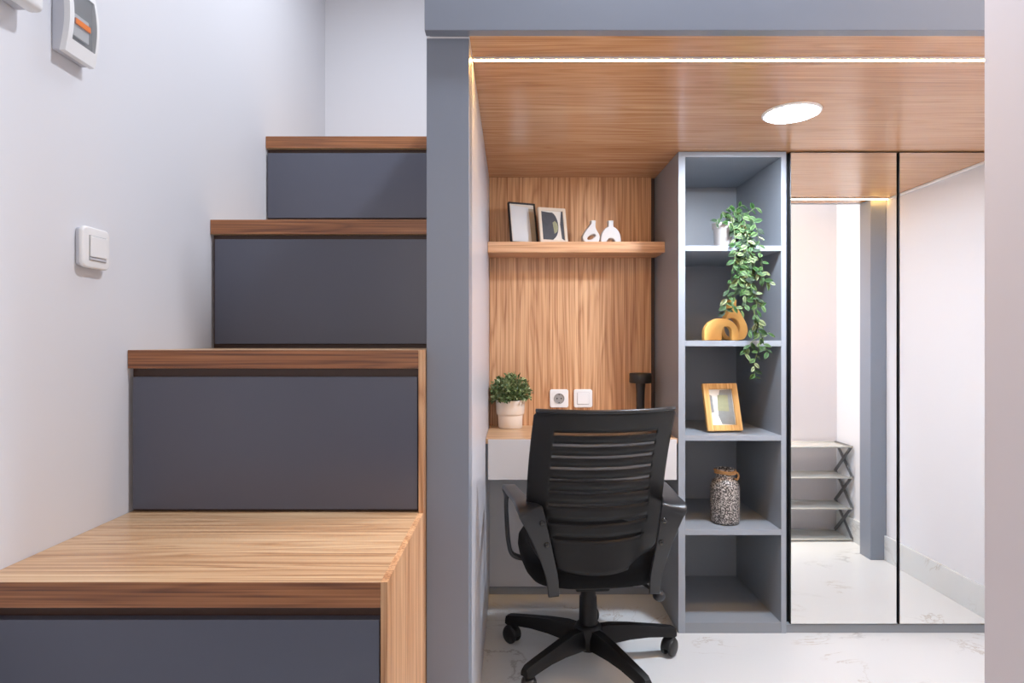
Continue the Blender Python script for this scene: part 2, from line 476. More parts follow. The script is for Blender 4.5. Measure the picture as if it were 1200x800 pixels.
# ------------------------------------------------------------------ desk nook
zdesk = ZC-114*U
xb = .656
bm = BM(); box(bm, XP+.001, X(763, YN), YN, YN+.018, zdesk-.03, ZL-.001)
wp = obj('wall_panel', bm, M['wood_z']); tag(wp, 'walnut laminate panel with upright grain lining the wall above the desk', 'wall panel')
# walls of the lining behind
bm = BM(); box(bm, XP+.001, xb-.001, YN+.0185, YN+.03, .0, ZL-.001)
structure('trim_2', bm, M['wood_dark'], 'dark gap strip beside the walnut panel', 'trim')
sh = thing('wall_shelf', 'walnut floating shelf above the desk', 'shelf', (.28, 2.58, Z(283, 2.58)))
bm = BM(); box(bm, XP+.001, xb-.001, 2.58, YN-.0005, Z(295.5, 2.58), Z(283, 2.58), .001)
obj('board', bm, M['wood_x'], sh)
zshelf = Z(283, 2.58)
desk = thing('desk', 'built-in walnut topped desk with a pale grey drawer front', 'desk', (.27, DW, 0))
DD = DW+.005
bm = BM(); box(bm, XP+.001, xb-.001, DD, YN-.0005, zdesk-.02, zdesk, .001)
obj('desktop', bm, M['wood_tread'], desk)
bm = BM(); box(bm, X(572, DD), xb-.006, DD-.003, DD+.016, Z(562, DD), zdesk-.003, .001)
obj('drawer_front', bm, M['pale'], desk)
bm = BM(); box(bm, XP+.002, xb-.002, DD+.018, YN-.001, Z(562, DD)+.01, zdesk-.021)
obj('drawer_box', bm, M['grey'], desk)
bm = BM(); box(bm, XP+.001, xb-.001, YN-.002, YN+.018, .031, Z(562, DD)+.01)
obj('back_panel', bm, M['pale'], desk)

# ------------------------------------------------------------------ bookcase
bx0, bx1, bi0, bi1 = xb, X(921.5, DW), X(803, DW), X(915.5, DW)
YBK = DW*1.2
bk = thing('bookcase', 'tall narrow grey open bookcase between desk and mirrored wardrobe', 'bookcase', (bx0, DW, 0))
def edged(bm):
    for f in bm.faces:
        if f.calc_center_median().y < DW+.0008: f.material_index = 1
    return bm
ZT = ZL-.002
bm = BM(); box(bm, bx0, bi0, DW, YBK, 0, ZT, .0008); obj('side_panel', edged(bm), [M['grey'], M['edge']], bk)
bm = BM(); box(bm, bi1, bx1, DW, YBK, 0, ZT, .0008); obj('side_panel', edged(bm), [M['grey'], M['edge']], bk)
bm = BM(); box(bm, bx0, bx1, YBK+.0005, YBK+.01, 0, ZT); obj('back_panel', bm, M['grey'], bk)
bm = BM(); box(bm, bi0, bi1, DW, YBK, Z(184, DW), ZT, .0008); obj('top_panel', edged(bm), [M['grey'], M['edge']], bk)
shelf_z = []
for yt, yb in ((287.7, 293.9), (399, 405.6), (510, 516.3), (620.5, 626.8)):
    bm = BM(); box(bm, bi0, bi1, DW+.0005, YBK, Z(yb, DW), Z(yt, DW), .0008)
    obj('shelf', edged(bm), [M['grey'], M['edge']], bk); shelf_z.append(Z(yt, DW))
bm = BM(); box(bm, bi0, bi1, DW+.0005, YBK, .0, Z(729.5, DW), .0008)
obj('bottom_panel', bm, M['grey'], bk)

# ------------------------------------------------------------------ wardrobe with mirror doors
wx0 = bx1+.001
wd = thing('wardrobe', 'built-in wardrobe with two full height mirror doors in thin black edging', 'wardrobe', (wx0, DW, 0))
zp = Z(731.5, DW)
bm = BM(); box(bm, wx0, XR-.001, DW+.03, YBK, 0, ZL-.002); obj('carcass', bm, M['black_frame'], wd)
bm = BM(); box(bm, wx0, XR-.001, DW+.004, DW+.029, 0, zp-.002, .001); obj('plinth', bm, M['grey'], wd)
for x0, x1 in ((X(927, DW), X(1050.5, DW)), (X(1054.5, DW), X(1178, DW))):
    dr = BM(); zt = Z(179, DW)
    box(dr, x0-.0015, x1+.0015, DW+.004, DW+.022, zp, zt+.003, .0008)
    d_ = obj('door', dr, M['black_frame'], wd)
    bm = BM(); box(bm, x0, x1, DW, DW+.0045, zp+.003, zt)
    obj('mirror', bm, M['mirror'], d_)
bm = BM(); box(bm, X(1180, DW), XR-.001, DW+.002, DW+.022, zp, ZL-.003, .001); obj('filler_strip', bm, M['grey'], wd)

# ------------------------------------------------------------------ pictures
def frame_bm(w, h, fw, t, bev=.0015):
    bm = BM()
    o = [(-w/2, 0), (w/2, 0), (w/2, h), (-w/2, h)]; i = [(-w/2+fw, fw), (w/2-fw, fw), (w/2-fw, h-fw), (-w/2+fw, h-fw)]
    def ring(pts, y): return [bm.verts.new((p[0], y, p[1])) for p in pts]
    fo, fi, bo, bi = ring(o, 0), ring(i, .001), ring(o, t), ring(i, t)
    for k in range(4):
        j = (k+1) % 4
        bm.faces.new((fo[k], fo[j], fi[j], fi[k])); bm.faces.new((bo[k], bi[k], bi[j], bo[j]))
        bm.faces.new((fo[k], bo[k], bo[j], fo[j])); bm.faces.new((fi[k], fi[j], bi[j], bi[k]))
    bmesh.ops.recalc_face_normals(bm, faces=bm.faces)
    bmesh.ops.bevel(bm, geom=bm.edges[:], offset=bev, segments=2, affect='EDGES')
    return bm
def print_bm(w, h, fw, y, shapes):
    """flat sheet with flat shapes; coordinates in 0..1 of the visible sheet"""
    bm = BM(); iw, ih = w-2*fw, h-2*fw
    def pt(p, k): return bm.verts.new((-w/2+fw+p[0]*iw, y-.0004*k, fw+p[1]*ih))
    e = .002
    f = bm.faces.new([bm.verts.new(v) for v in ((-w/2+fw-e, y, fw-e), (w/2-fw+e, y, fw-e), (w/2-fw+e, y, h-fw+e), (-w/2+fw-e, y, h-fw+e))])
    for k, (mi, pts) in enumerate(shapes, 1):
        f = bm.faces.new([pt(p, k) for p in pts]); f.material_index = mi
    return bm
def flat_obj(name, bm, mats, parent):
    o = obj(name, bm, mats, parent, world=False); return o
def picture(label, loc, yaw, lean, w, h, fw, t, fmat, mats, shapes, stand=False):
    r = thing('picture_frame', label, 'picture frame', (loc[0], loc[1], loc[2]+t*math.sin(R(lean))+.001), (R(-lean), 0, R(yaw)))
    obj('frame_border', frame_bm(w, h, fw, t), fmat, r, world=False)
    flat_obj('print', print_bm(w, h, fw, t*.45, shapes), mats, r)
    bm = BM(); box(bm, -w/2+.004, w/2-.004, t*.6, t*.95, .004, h-.004); obj('back_board', bm, M['wood_dark'], r, world=False)
    if stand:
        bm = BM(); prism(bm, [(t, h*.62), (t+.003, h*.62), (t+h*.62*math.tan(R(lean))*1.5, .012), (t+h*.62*math.tan(R(lean))*1.5-.003, .012)], 0, -w*.22, w*.22)
        obj('easel_back', bm, fmat, r, world=False)
    return r
picture('black framed pale blank picture leaning at the left end of the wall shelf', (X(615.5, 2.645), 2.645, zshelf), 20, 13, 0.128, .192, .0065, .016,
        M['black_matte'], [M['paper'], M['bluepaper'], M['sand']],
        [(1, [(.05, .02), (.80, .02), (.78, .93), (.05, .96)]), (2, [(.80, .0), (1, .0), (1, .9), (.78, .9)])])
def arc(cx, cy, rx, ry, a0, a1, n=10):
    return [(cx+rx*math.cos(R(a0+(a1-a0)*k/n)), cy+ry*math.sin(R(a0+(a1-a0)*k/n))) for k in range(n+1)]
art = [(1, [(.0, .0), (.45, .0)]+arc(.40, .5, .36, .48, -70, 70)+[(.40, .95), (.0, .98)]),
       (2, [(.55, .22)]+arc(.44, .45, .30, .26, -40, 55, 6)+[(.5, .6)]),
       (1, [(.88, .06), (1.0, .0), (1.0, 1.0), (.93, 1.0), (.84, .55)])]
picture('pale wood framed charcoal abstract print beside the black frame on the wall shelf', (X(650, 2.63), 2.63, zshelf), 16, 13, .128, .164, .0135, .014,
        M['beige'], [M['paper'], M['ink'], M['olive']], art)
art2 = [(1, [(.30, .26), (.42, .03), (.98, .0), (.98, 1.0), (.48, .98), (.36, .70)]),
        (2, [(.30, .40), (.78, .38), (.80, .84), (.36, .84)]),
        (1, [(.02, .34), (.14, .36), (.12, .82), (.0, .86)])]
picture('golden wood photo frame with grey abstract print on the bookcase shelf above the speckled vase', (X(850.7, 2.441), 2.441, shelf_z[2]+.003), 7, 16, .1485, .196, .024, .016,
        M['honeyframe'], [M['paper'], M['ink2'], M['olive']], art2, stand=True)

# ------------------------------------------------------------------ ornaments
def spline_loop(pts, per=6):
    pts = [Vector((p[0], p[1], 0)) for p in pts]; n = len(pts); out = []
    for i in range(n):
        p0, p1, p2, p3 = pts[(i-1) % n], pts[i], pts[(i+1) % n], pts[(i+2) % n]
        for k in range(per):
            t = k/per
            q = .5*((2*p1)+(-p0+p2)*t+(2*p0-5*p1+4*p2-p3)*t*t+(-p0+3*p1-3*p2+p3)*t**3)
            out.append((q.x, q.y))
    return out
def drop_loops(w, h, neck, holec, holer, tilt):
    out = spline_loop([(neck[0]-neck[1], h), (neck[0]+neck[1], h), (neck[0]+neck[1]*1.05, h*.86), (w*.27, h*.64), (w*.45, h*.40), (w*.5, h*.24), (w*.42, h*.07), (w*.25, 0), (-w*.25, 0), (-w*.42, h*.07), (-w*.5, h*.22), (-w*.44, h*.40), (-w*.24, h*.64), (neck[0]-neck[1]*1.05, h*.86)])
    ho = []
    for k in range(28):
        a = 2*PI*k/28; x, y = holer[0]*math.cos(a), holer[1]*math.sin(a); t = R(tilt)
        ho.append((holec[0]+x*math.cos(t)-y*math.sin(t), holec[1]+x*math.sin(t)+y*math.cos(t)))
    return [out, ho[::-1]]
def single(name, bm, mat, loc, yaw, label, cat, smooth=True, group=None):
    o = obj(name, bm, mat, None, smooth=smooth, world=False, autos=45)
    for p in o.data.polygons:
        if abs(p.normal.y) > .985: p.use_smooth = False
    o.location = loc; o.rotation_euler = (0, 0, R(yaw)); tag(o, label, cat, group); return o
single('ornamental_vase', curve_solid(drop_loops(.077, .098, (.009, .010), (.0, .026), (.020, .0085), 28), .03, .004), M['white_dull'],
       (X(692, 2.63), 2.63, zshelf), 8, 'white teardrop ceramic vase with a slanted oval hole on the wall shelf', 'vase')
def arch_loops(w, h, nw, ho_w, ho_h, off=0, neck=True, sh=.62):
    o = [(w/2, 0)]+arc(0, 0 if not neck else .012, w/2, h*sh, 8, 72 if neck else 90, 10)
    if neck:
        o += [(nw/2*1.1, h*.72), (nw/2, h*.84), (nw/2*1.12, h), (-nw/2*1.12, h), (-nw/2, h*.84), (-nw/2*1.1, h*.72)]
        o += arc(0, .012, w/2, h*sh, 108, 172, 10)
    else: o += arc(0, 0, w/2, h*sh, 95, 172, 10)
    o += [(-w/2, 0), (off-ho_w/2, 0)]
    o += [(off+ho_w/2*math.cos(R(a)), ho_h-ho_w/2+ho_w/2*math.sin(R(a))) for a in range(180, -1, -15)]
    o += [(off+ho_w/2, 0)]
    return [o]
single('ornamental_vase', curve_solid(arch_loops(.090, .098, .021, .036, .021), .03, .004), M['white_dull'],
       (X(715, 2.63), 2.63, zshelf), 4, 'white arch-shaped ceramic vase with a slim neck, right of the teardrop vase', 'vase')
single('wooden_ornament', curve_solid(drop_loops(.125, .165, (-.004, .014), (-.011, .050), (.034, .040), 0), .035, .004), M['honey'],
       (X(858, 2.50), 2.50, shelf_z[1]+.003), 12, 'tall golden teardrop ornament standing behind the arch under the trailing plant', 'ornament')
def plain_arch(w, h, hw, hh, off):
    o = [(w/2, 0)]+[(w/2*math.cos(R(a)), (h-w/2*.82)+w/2*.82*math.sin(R(a))) for a in range(0, 181, 9)]+[(-w/2, 0), (off-hw/2, 0)]
    o += [(off-hw/2, hh*.6)]+[(off+hw/2*math.cos(R(a)), hh*.6+hh*.4*math.sin(R(a))) for a in range(150, -1, -30)]+[(off+hw/2, 0)]
    return [o]
single('wooden_ornament', curve_solid(plain_arch(.146, .089, .042, .056, .022), .024, .003), M['honey'],
       (X(844, 2.425), 2.425, shelf_z[1]+.0008), 7, 'low golden arch ornament in front of the teardrop one', 'ornament')

# speckled vase
sv = thing('speckled_vase', 'black and white speckled ceramic bottle vase with rope at its neck', 'vase', (X(849.5, 2.475), 2.475, shelf_z[3]+.0008))
bm = BM(); lathe(bm, [(.0, .0), (.048, 0), (.055, .004), (.057, .012), (.058, .10), (.0575, .145), (.055, .158), (.047, .172), (.038, .18), (.034, .188), (.034, .196), (.037, .214), (.040, .220), (.036, .220), (.030, .196), (.0, .19)], (0, 0, 0), 40, cap=False)
obj('body', bm, M['speck'], sv, smooth=True, world=False)
bm = BM()
for k in range(2):
    z = .204+k*.008
    tube(bm, [((.039+.002*(k % 2))*math.cos(a), (.039+.002*(k % 2))*math.sin(a), z+.002*math.sin(a*2+k)) for a in [2*PI*i/24 for i in range(25)]], .0042, 6)
tube(bm, catmull([(.036, -.014, .208), (.046, -.016, .203), (.050, -.014, .190), (.042, -.022, .178), (.030, -.032, .184)], 5), .0042, 6)
obj('rope', bm, M['rope'], sv, smooth=True, world=False)

# ------------------------------------------------------------------ plants
def leaf(bm, lay, base, direc, normal, L, W, cc, ce, curl=.15):
    d = direc.normalized(); n = (normal-d*normal.dot(d))
    if n.length < 1e-4: n = Vector((0, 0, 1)).cross(d)
    n.normalize(); s = d.cross(n)
    rows = []
    for t, w in ((0, .06), (.22, .75), (.5, 1), (.78, .62), (1, .0)):
        c = base+d*L*t+n*(-curl*L*t*t)
        if w == 0: rows.append([bm.verts.new(c)])
        else: rows.append([bm.verts.new(c-s*W/2*w+n*.12*W*w), bm.verts.new(c), bm.verts.new(c+s*W/2*w+n*.12*W*w)])
    def face(vs, cols):
        f = bm.faces.new(vs); f.smooth = True
        for l, col in zip(f.loops, cols): l[lay] = col
    for a, b in zip(rows, rows[1:]):
        if len(b) == 3:
            face((a[0], a[1], b[1], b[0]), (ce, cc, cc, ce)); face((a[1], a[2], b[2], b[1]), (cc, ce, ce, cc))
        else:
            face((a[0], a[1], b[0]), (ce, cc, cc)); face((a[1], a[2], b[0]), (cc, ce, cc))
def rnd(s=1): return Vector((random.gauss(0, s), random.gauss(0, s), random.gauss(0, s)))
tp = thing('trailing_plant', 'variegated trailing plant in a white marbled pot on the top bookcase shelf', 'potted plant', (X(847, 2.45), 2.45, shelf_z[0]+.0008))
o_ = Vector(tp.location)
bm = BM(); lathe(bm, [(0, 0), (.030, 0), (.033, .004), (.037, .075), (.041, .078), (.042, .100), (.038, .101), (.036, .085), (0, .083)], o_, 36, cap=False)
obj('pot', bm, M['marblepot'], tp, smooth=True, autos=50)
bm = BM(); lathe(bm, [(.0355, .084), (.02, .09), (.0, .092)], o_, 24, cap=False); obj('soil', bm, M['soil'], tp)
strands = [
 [(848, 268, 2.44), (858, 248, 2.42), (872, 258, 2.37), (876, 285, 2.335), (868, 315, 2.33), (862, 340, 2.33), (858, 362, 2.335)],
 [(850, 266, 2.44), (866, 250, 2.41), (882, 258, 2.36), (889, 280, 2.335), (892, 305, 2.33), (896, 330, 2.33)],
 [(850, 266, 2.44), (862, 262, 2.40), (870, 280, 2.345), (872, 315, 2.33), (884, 345, 2.33), (888, 375, 2.33), (890, 402, 2.33), (884, 425, 2.33), (885, 444, 2.33)],
 [(850, 266, 2.44), (866, 258, 2.40), (876, 285, 2.345), (884, 315, 2.33), (896, 328, 2.33), (904, 331, 2.33)],
 [(849, 266, 2.44), (858, 262, 2.39), (862, 290, 2.345), (858, 320, 2.33), (852, 348, 2.33), (850, 366, 2.33)],
 [(850, 266, 2.44), (868, 262, 2.39), (880, 285, 2.34), (880, 330, 2.33), (888, 358, 2.33), (896, 354, 2.33)],
 [(884, 360, 2.33), (886, 378, 2.33), (893, 395, 2.33), (902, 388, 2.33)],
 [(848, 264, 2.44), (854, 250, 2.43), (852, 243, 2.43)],
 [(850, 264, 2.44), (862, 246, 2.42), (872, 240, 2.42)],
 [(848, 264, 2.43), (843, 256, 2.41), (839, 262, 2.405)],
 [(850, 266, 2.44), (872, 252, 2.42), (886, 243, 2.42)],
 [(850, 266, 2.44), (862, 270, 2.39), (868, 295, 2.345), (866, 330, 2.33), (874, 352, 2.33), (868, 364, 2.33)],
 [(850, 266, 2.44), (868, 270, 2.38), (878, 296, 2.34), (872, 330, 2.33), (880, 350, 2.33)],
 [(888, 395, 2.33), (880, 402, 2.33), (872, 415, 2.33)],
 [(890, 395, 2.33), (896, 405, 2.33), (900, 412, 2.33)],
 [(882, 360, 2.33), (887, 385, 2.33), (878, 388, 2.33)],
]
bl = BM(); lay = bl.loops.layers.color.new('tint'); bs = BM()
def tint(a, b, t): return tuple(a[i]+(b[i]-a[i])*t for i in range(3))+(1,)
for s in strands:
    pts = catmull([P(*p) for p in s], 10)
    tube(bs, pts, .0012, 5)
    acc = 0; side = 1
    for a, b in zip(pts, pts[1:]):
        acc += (b-a).length
        if acc > .0105 and ((b-pts[0]).length > .030 or s is strands[9]):
            acc = 0; side = -side
            t = (b-a).normalized()
            out = t.cross(Vector((0, -1, 0))).normalized()*side
            d = out*random.uniform(.4, 1.1)+Vector((random.gauss(0, .3), random.uniform(-.55, .0), random.uniform(-.75, .15)))+t*.25
            k = random.random()
            cc = lin((16+46*k, 66+54*k, 24+30*k)); ce = lin((120+90*k, 164+50*k, 104+84*k))
            if random.random() < .35: ce = tint(cc, ce, .3)
            L = random.uniform(.023, .040)
            leaf(bl, lay, Vector(b), d, Vector((random.gauss(0, .4), -1, random.uniform(0, .7))), L, L*random.uniform(.42, .56), cc, ce, random.uniform(0, .35))
for v in bl.verts:
    if v.co.z < shelf_z[0]+.002: v.co.y = min(v.co.y, 2.371)
obj('foliage', bl, M['leaf'], tp)
obj('stems', bs, M['stem'], tp, smooth=True)

pp = thing('potted_plant', 'small bushy green plant in a cream two-tier pot at the left end of the desk', 'potted plant', (X(598, 2.685), 2.685, zdesk))
o_ = Vector(pp.location)
bm = BM(); lathe(bm, [(0, 0), (.050, 0), (.053, .003), (.055, .050), (.0555, .058), (.059, .060), (.062, .066), (.0645, .118), (.0645, .123), (.061, .124), (.058, .108), (0, .105)], o_, 44, cap=False)
obj('pot', bm, M['cream'], pp, smooth=True, autos=50)
bm = BM(); lathe(bm, [(.0585, .107), (.03, .112), (0, .114)], o_, 24, cap=False); obj('soil', bm, M['soil'], pp)
bl = BM(); lay = bl.loops.layers.color.new('tint'); bs = BM()
cen = o_+Vector((0, -.002, .150))
for i in range(150):
    while True:
        v = rnd().normalized()
        if v.z > -.35: break
    rx, rz = .086, .088
    if v.y > 0: ry = .055
    else: ry = .082
    tip = cen+Vector((v.x*rx, v.y*ry, v.z*rz+.0))*random.uniform(.86, 1.08)
    tip.x = max(tip.x, XP+.012); tip.y = min(tip.y, YN-.012)
    st0 = o_+Vector((v.x*.03, v.y*.03, .112))
    pts = catmull([st0, (st0+tip)/2+Vector((0, 0, .014)), tip], 5)
    tube(bs, pts, .0009, 4)
    for q in range(3, len(pts)):
        for _ in range(2):
            if random.random() < .2: continue
            t = (pts[q]-pts[q-1]).normalized()
            d = t*.6+rnd(.6)
            k = random.random()
            dep = min(1, max(.25, (pts[q]-cen).length/.085))
            cc = lin((84+84*k, 114+76*k, 72+64*k)); ce = lin((152+76*k, 176+56*k, 128+80*k))
            L = random.uniform(.012, .020)
            leaf(bl, lay, pts[q], d, rnd(), L, L*.55, cc, ce, .1)
for v in bl.verts:
    v.co.x = max(v.co.x, XP+.002); v.co.y = min(v.co.y, YN-.002)
obj('foliage', bl, M['leaf2'], pp)
obj('stems', bs, M['stem'], pp)

# ------------------------------------------------------------------ table lamp on the desk
tl = thing('table_lamp', 'black T-shaped table lamp with a drum head at the right end of the desk', 'lamp', (X(750.5, 2.67), 2.67, zdesk))
o_ = Vector(tl.location); zt = Z(437, 2.67)-zdesk; zb_ = Z(448.5, 2.67)-zdesk
bm = BM(); lathe(bm, [(0, 0), (.048, 0), (.05, .003), (.05, .012), (.047, .015), (0, .016)], o_, 40, cap=False); obj('base', bm, M['black_matte'], tl, smooth=True, autos=40)
bm = BM(); lathe(bm, [(.024, .014), (.019, .03), (.0175, zb_*.55), (.019, zb_*.85), (.022, zb_+.002)], o_, 32); obj('stem', bm, M['black_matte'], tl, smooth=True, autos=50)
bm = BM(); lathe(bm, [(0, zb_), (.046, zb_), (.0485, zb_+.003), (.0485, zt-.003), (.046, zt), (0, zt)], o_, 40, cap=False); obj('lamp_shade', bm, M['black_matte'], tl, smooth=True, autos=40)

# ------------------------------------------------------------------ sockets and switches
def plate_bm(w, h, r, t, bev=.002):
    return curve_solid([roundbox_profile(w, h, r)], t, bev)     # centred, facing -Y
def at_wall(bm, c): bmesh.ops.translate(bm, verts=bm.verts, vec=c); return bm
ys = YN-.0065
sk = thing('wall_socket', 'white square wall socket with a round recess, on the walnut panel behind the chair', 'socket', (X(655, YN), YN, Z(466.5, YN)))
c = Vector((X(655, YN), YN-.0062, Z(466.5, YN)))
obj('plate', at_wall(plate_bm(.084, .082, .009, .011), c), M['white'], sk, smooth=True, autos=30)
bm = BM(); lathe(bm, [(.024, 0), (.024, .003), (.0215, .003), (.020, -.0), (0, -.0)], (0, 0, 0), 36, cap=False)
bmesh.ops.transform(bm, matrix=Matrix.Translation(c+Vector((0, -.0056, 0)))@Matrix.Rotation(R(90), 4, 'X'), verts=bm.verts)
obj('recess', bm, M['switch_gap'], sk, smooth=True, autos=30)
bm = BM()
for dx in (-.0095, .0095): lathe(bm, [(.0032, 0), (.0032, .001), (0, .001)], (dx, 0, 0), 14, cap=False)
box(bm, -.003, .003, .0165, .0195, 0, .0022); box(bm, -.003, .003, -.0195, -.0165, 0, .0022)
bmesh.ops.transform(bm, matrix=Matrix.Translation(c+Vector((0, -.0057, 0)))@Matrix.Rotation(R(90), 4, 'X'), verts=bm.verts)
obj('contacts', bm, M['black'], sk)
sw = thing('light_switch', 'white square rocker switch right of the socket on the walnut panel', 'switch', (X(683, YN), YN, Z(466.5, YN)))
c = Vector((X(683, YN), YN-.0062, Z(466.5, YN)))
obj('plate', at_wall(plate_bm(.084, .082, .009, .011), c), M['white'], sw, smooth=True, autos=30)
bm = BM(); box(bm, c.x-.027, c.x+.027, c.y-.0062, c.y-.005, c.z-.027, c.z+.027); obj('gap', bm, M['switch_gap'], sw)
bm = BM(); box(bm, c.x-.026, c.x+.026, c.y-.009, c.y-.006, c.z-.025, c.z+.026, .0012); obj('rocker', bm, M['white'], sw)
# switch on the left wall (faces +X)
RZ = Matrix.Rotation(R(90), 4, 'Z')
yc, zc_ = 1.306, Z(292, 1.315)
ls = thing('light_switch', 'white rocker light switch on the bare white wall left of the stairs', 'switch', (XL, yc, zc_))
def wallmat(x): return Matrix.Translation((x, yc, zc_))@RZ
bm = plate_bm(.080, .082, .008, .009); bmesh.ops.transform(bm, matrix=wallmat(XL+.0046), verts=bm.verts); obj('back_plate', bm, M['boxside'], ls, smooth=True, autos=30)
prof = roundbox_profile(.086, .088, .014); bm = curve_solid([prof], .010, .004); bmesh.ops.transform(bm, matrix=wallmat(XL+.0130), verts=bm.verts)
obj('plate', bm, M['white'], ls, smooth=True, autos=30)
bm = BM(); box(bm, XL+.0176, XL+.0186, yc-.024, yc+.029, zc_-.028, zc_+.026); obj('gap', bm, M['switch_gap'], ls)
bm = BM(); box(bm, XL+.0180, XL+.0225, yc-.0225, yc+.028, zc_-.020, zc_+.0245, .0015); obj('rocker', bm, M['white'], ls)
bm = BM(); box(bm, XL+.0180, XL+.0205, yc-.0225, yc+.028, zc_-.0268, zc_-.0212, .0008); obj('indicator_strip', bm, M['boxside'], ls)

# ------------------------------------------------------------------ breaker box (faces +X)
yb0, yb1, zb0, zb1 = 1.200, 1.285, 1.731, 1.885
eb = thing('breaker_box', 'white breaker box with smoky window and orange switch high on the left wall', 'breaker box', (XL, (yb0+yb1)/2, zb0))
bm = BM(); box(bm, XL+.0005, XL+.026, yb0+.001, yb1-.001, zb0+.002, zb1-.002, .002); obj('housing', bm, M['boxside'], eb)
# bowed front cover with a window opening
bm = BM(); n = 24; wy0, wy1, wz0, wz1 = yb0+.012, yb1-.007, zb0+.028, zb1-.020
def bow(z): return .010*math.sin(PI*(z-zb0)/(zb1-zb0))
zs = sorted(set([zb0+(zb1-zb0)*k/n for k in range(n+1)]+[wz0, wz1])); yv = [yb0, wy0, wy1, yb1]
g = {}
for i, z in enumerate(zs):
    for j, y in enumerate(yv): g[i, j] = bm.verts.new((XL+.028+bow(z), y, z))
for i in range(len(zs)-1):
    for j in range(3):
        if j == 1 and zs[i] >= wz0-1e-6 and zs[i+1] <= wz1+1e-6: continue
        bm.faces.new((g[i, j], g[i, j+1], g[i+1, j+1], g[i+1, j]))
ret = bmesh.ops.extrude_face_region(bm, geom=bm.faces[:])
for v in ret['geom']:
    if isinstance(v, bmesh.types.BMVert): v.co.x -= .012
obj('cover', bm, M['white'], eb, smooth=True, autos=35)
bm = BM(); box(bm, XL+.0262, XL+.0282, wy0-.004, wy1+.004, wz0-.004, wz1+.004); obj('inner_panel', bm, M['switch_gap'], eb)
bm = BM(); box(bm, XL+.0283, XL+.0335, wy0+.004, wy1-.018, wz0+.010, wz1-.050, .0008)
br = obj('breaker', bm, M['white'], eb)
bm = BM(); box(bm, XL+.0335, XL+.0375, wy0+.005, wy1-.018, wz0+.034, wz0+.046, .0008); obj('toggle', bm, M['orange'], br, label='orange toggle')
bm = BM()
for i in range(9):
    z0 = wz0+(wz1-wz0)*i/9; z1 = wz0+(wz1-wz0)*(i+1)/9
    bm.faces.new([bm.verts.new(v) for v in ((XL+.0275+bow(z0), wy0, z0), (XL+.0275+bow(z0), wy1, z0), (XL+.0275+bow(z1), wy1, z1), (XL+.0275+bow(z1), wy0, z1))])
bmesh.ops.remove_doubles(bm, verts=bm.verts, dist=1e-5)
obj('window', bm, clear('smoky_window', (120, 128, 136), .38), eb, smooth=True)
# second wall box, mostly above the frame
wb = thing('wall_box', 'white rounded wall fitting cropped at the top left corner of the view', 'wall fitting', (XL, 1.07, 1.756))
bm = BM(); box(bm, XL+.0005, XL+.02, 1.03, 1.115, 1.762, 1.90, .003); obj('housing', bm, M['boxside'], wb)
bm = BM(); box(bm, XL+.02, XL+.052, 1.025, 1.12, 1.756, 1.905, .012, seg=4); obj('cover', bm, M['white'], wb, smooth=True, autos=40)

# ------------------------------------------------------------------ office chair
CY = 4.0
ch = thing('office_chair', 'black mesh-back office swivel chair with armrests pulled up to the desk', 'office chair', (.2737, 2.166, 0), (0, 0, R(CY)))
# backrest shell
def back_hw(z):
    t = (z-.418)/(.938-.418)
    w = .228+.004*math.sin(PI*min(1, max(0, t)))
    if t < .26:
        s = 1-t/.26; w *= 1-.26*s**2.2
    if t > .975: w -= .010*((t-.975)/.025)**2
    return w
def back_y(u, z):
    t = (z-.418)/(.938-.418)
    y = -.215-.125*t**1.5+.028*math.sin(PI*t)          # reclined, lumbar swelling forward
    return y+.050*u*u-.035*(1-u*u)*.6
slots = [.866, .829, .790, .751, .711, .670, .628, .575, .525]
SH = .0055
zl = set([.418, .938])
for s in slots: zl |= {s-SH, s-SH*.55, s, s+SH*.55, s+SH}
zl = sorted(zl); full = []
for a, b in zip(zl, zl[1:]):
    k = max(1, int((b-a)/.012)); full += [a+(b-a)*i/k for i in range(k)]
full.append(zl[-1]); full += []
NU = 72
def zsag(u, z):
    t = (z-.418)/(.938-.418)
    return z+(-.018*(1-u*u)*max(0, 1-t*2.2) if t < .46 else 0)   # bottom edge bows down
bm = BM(); g = {}
for i, z in enumerate(full):
    for j in range(NU+1):
        u = -1+2*j/NU
        g[i, j] = bm.verts.new((u*back_hw(z), back_y(u, z), zsag(u, z)))
def in_slot(z0, z1, u0, u1):
    zm = (z0+z1)/2; um = abs((u0+u1)/2)
    for s in slots:
        if abs(zm-s) < SH:
            lim = .735 if abs(zm-s) < SH*.55 else .715
            if s < .55: lim -= .08
            if um < lim: return True
    return False
for i in range(len(full)-1):
    for j in range(NU):
        if in_slot(full[i], full[i+1], -1+2*j/NU, -1+2*(j+1)/NU): continue
        bm.faces.new((g[i, j], g[i, j+1], g[i+1, j+1], g[i+1, j]))
loose = [v for v in bm.verts if not v.link_faces]
bmesh.ops.delete(bm, geom=loose, context='VERTS')
TW = Matrix.Translation((0, -.29, 0))@Matrix.Rotation(R(4.5), 4, 'Z')@Matrix.Translation((0, .29, 0))
bmesh.ops.transform(bm, matrix=TW, verts=bm.verts)
sh_ = obj('backrest', bm, M['black'], ch, smooth=True, world=False)
so = sh_.modifiers.new('thick', 'SOLIDIFY'); so.thickness = .004; so.offset = 0
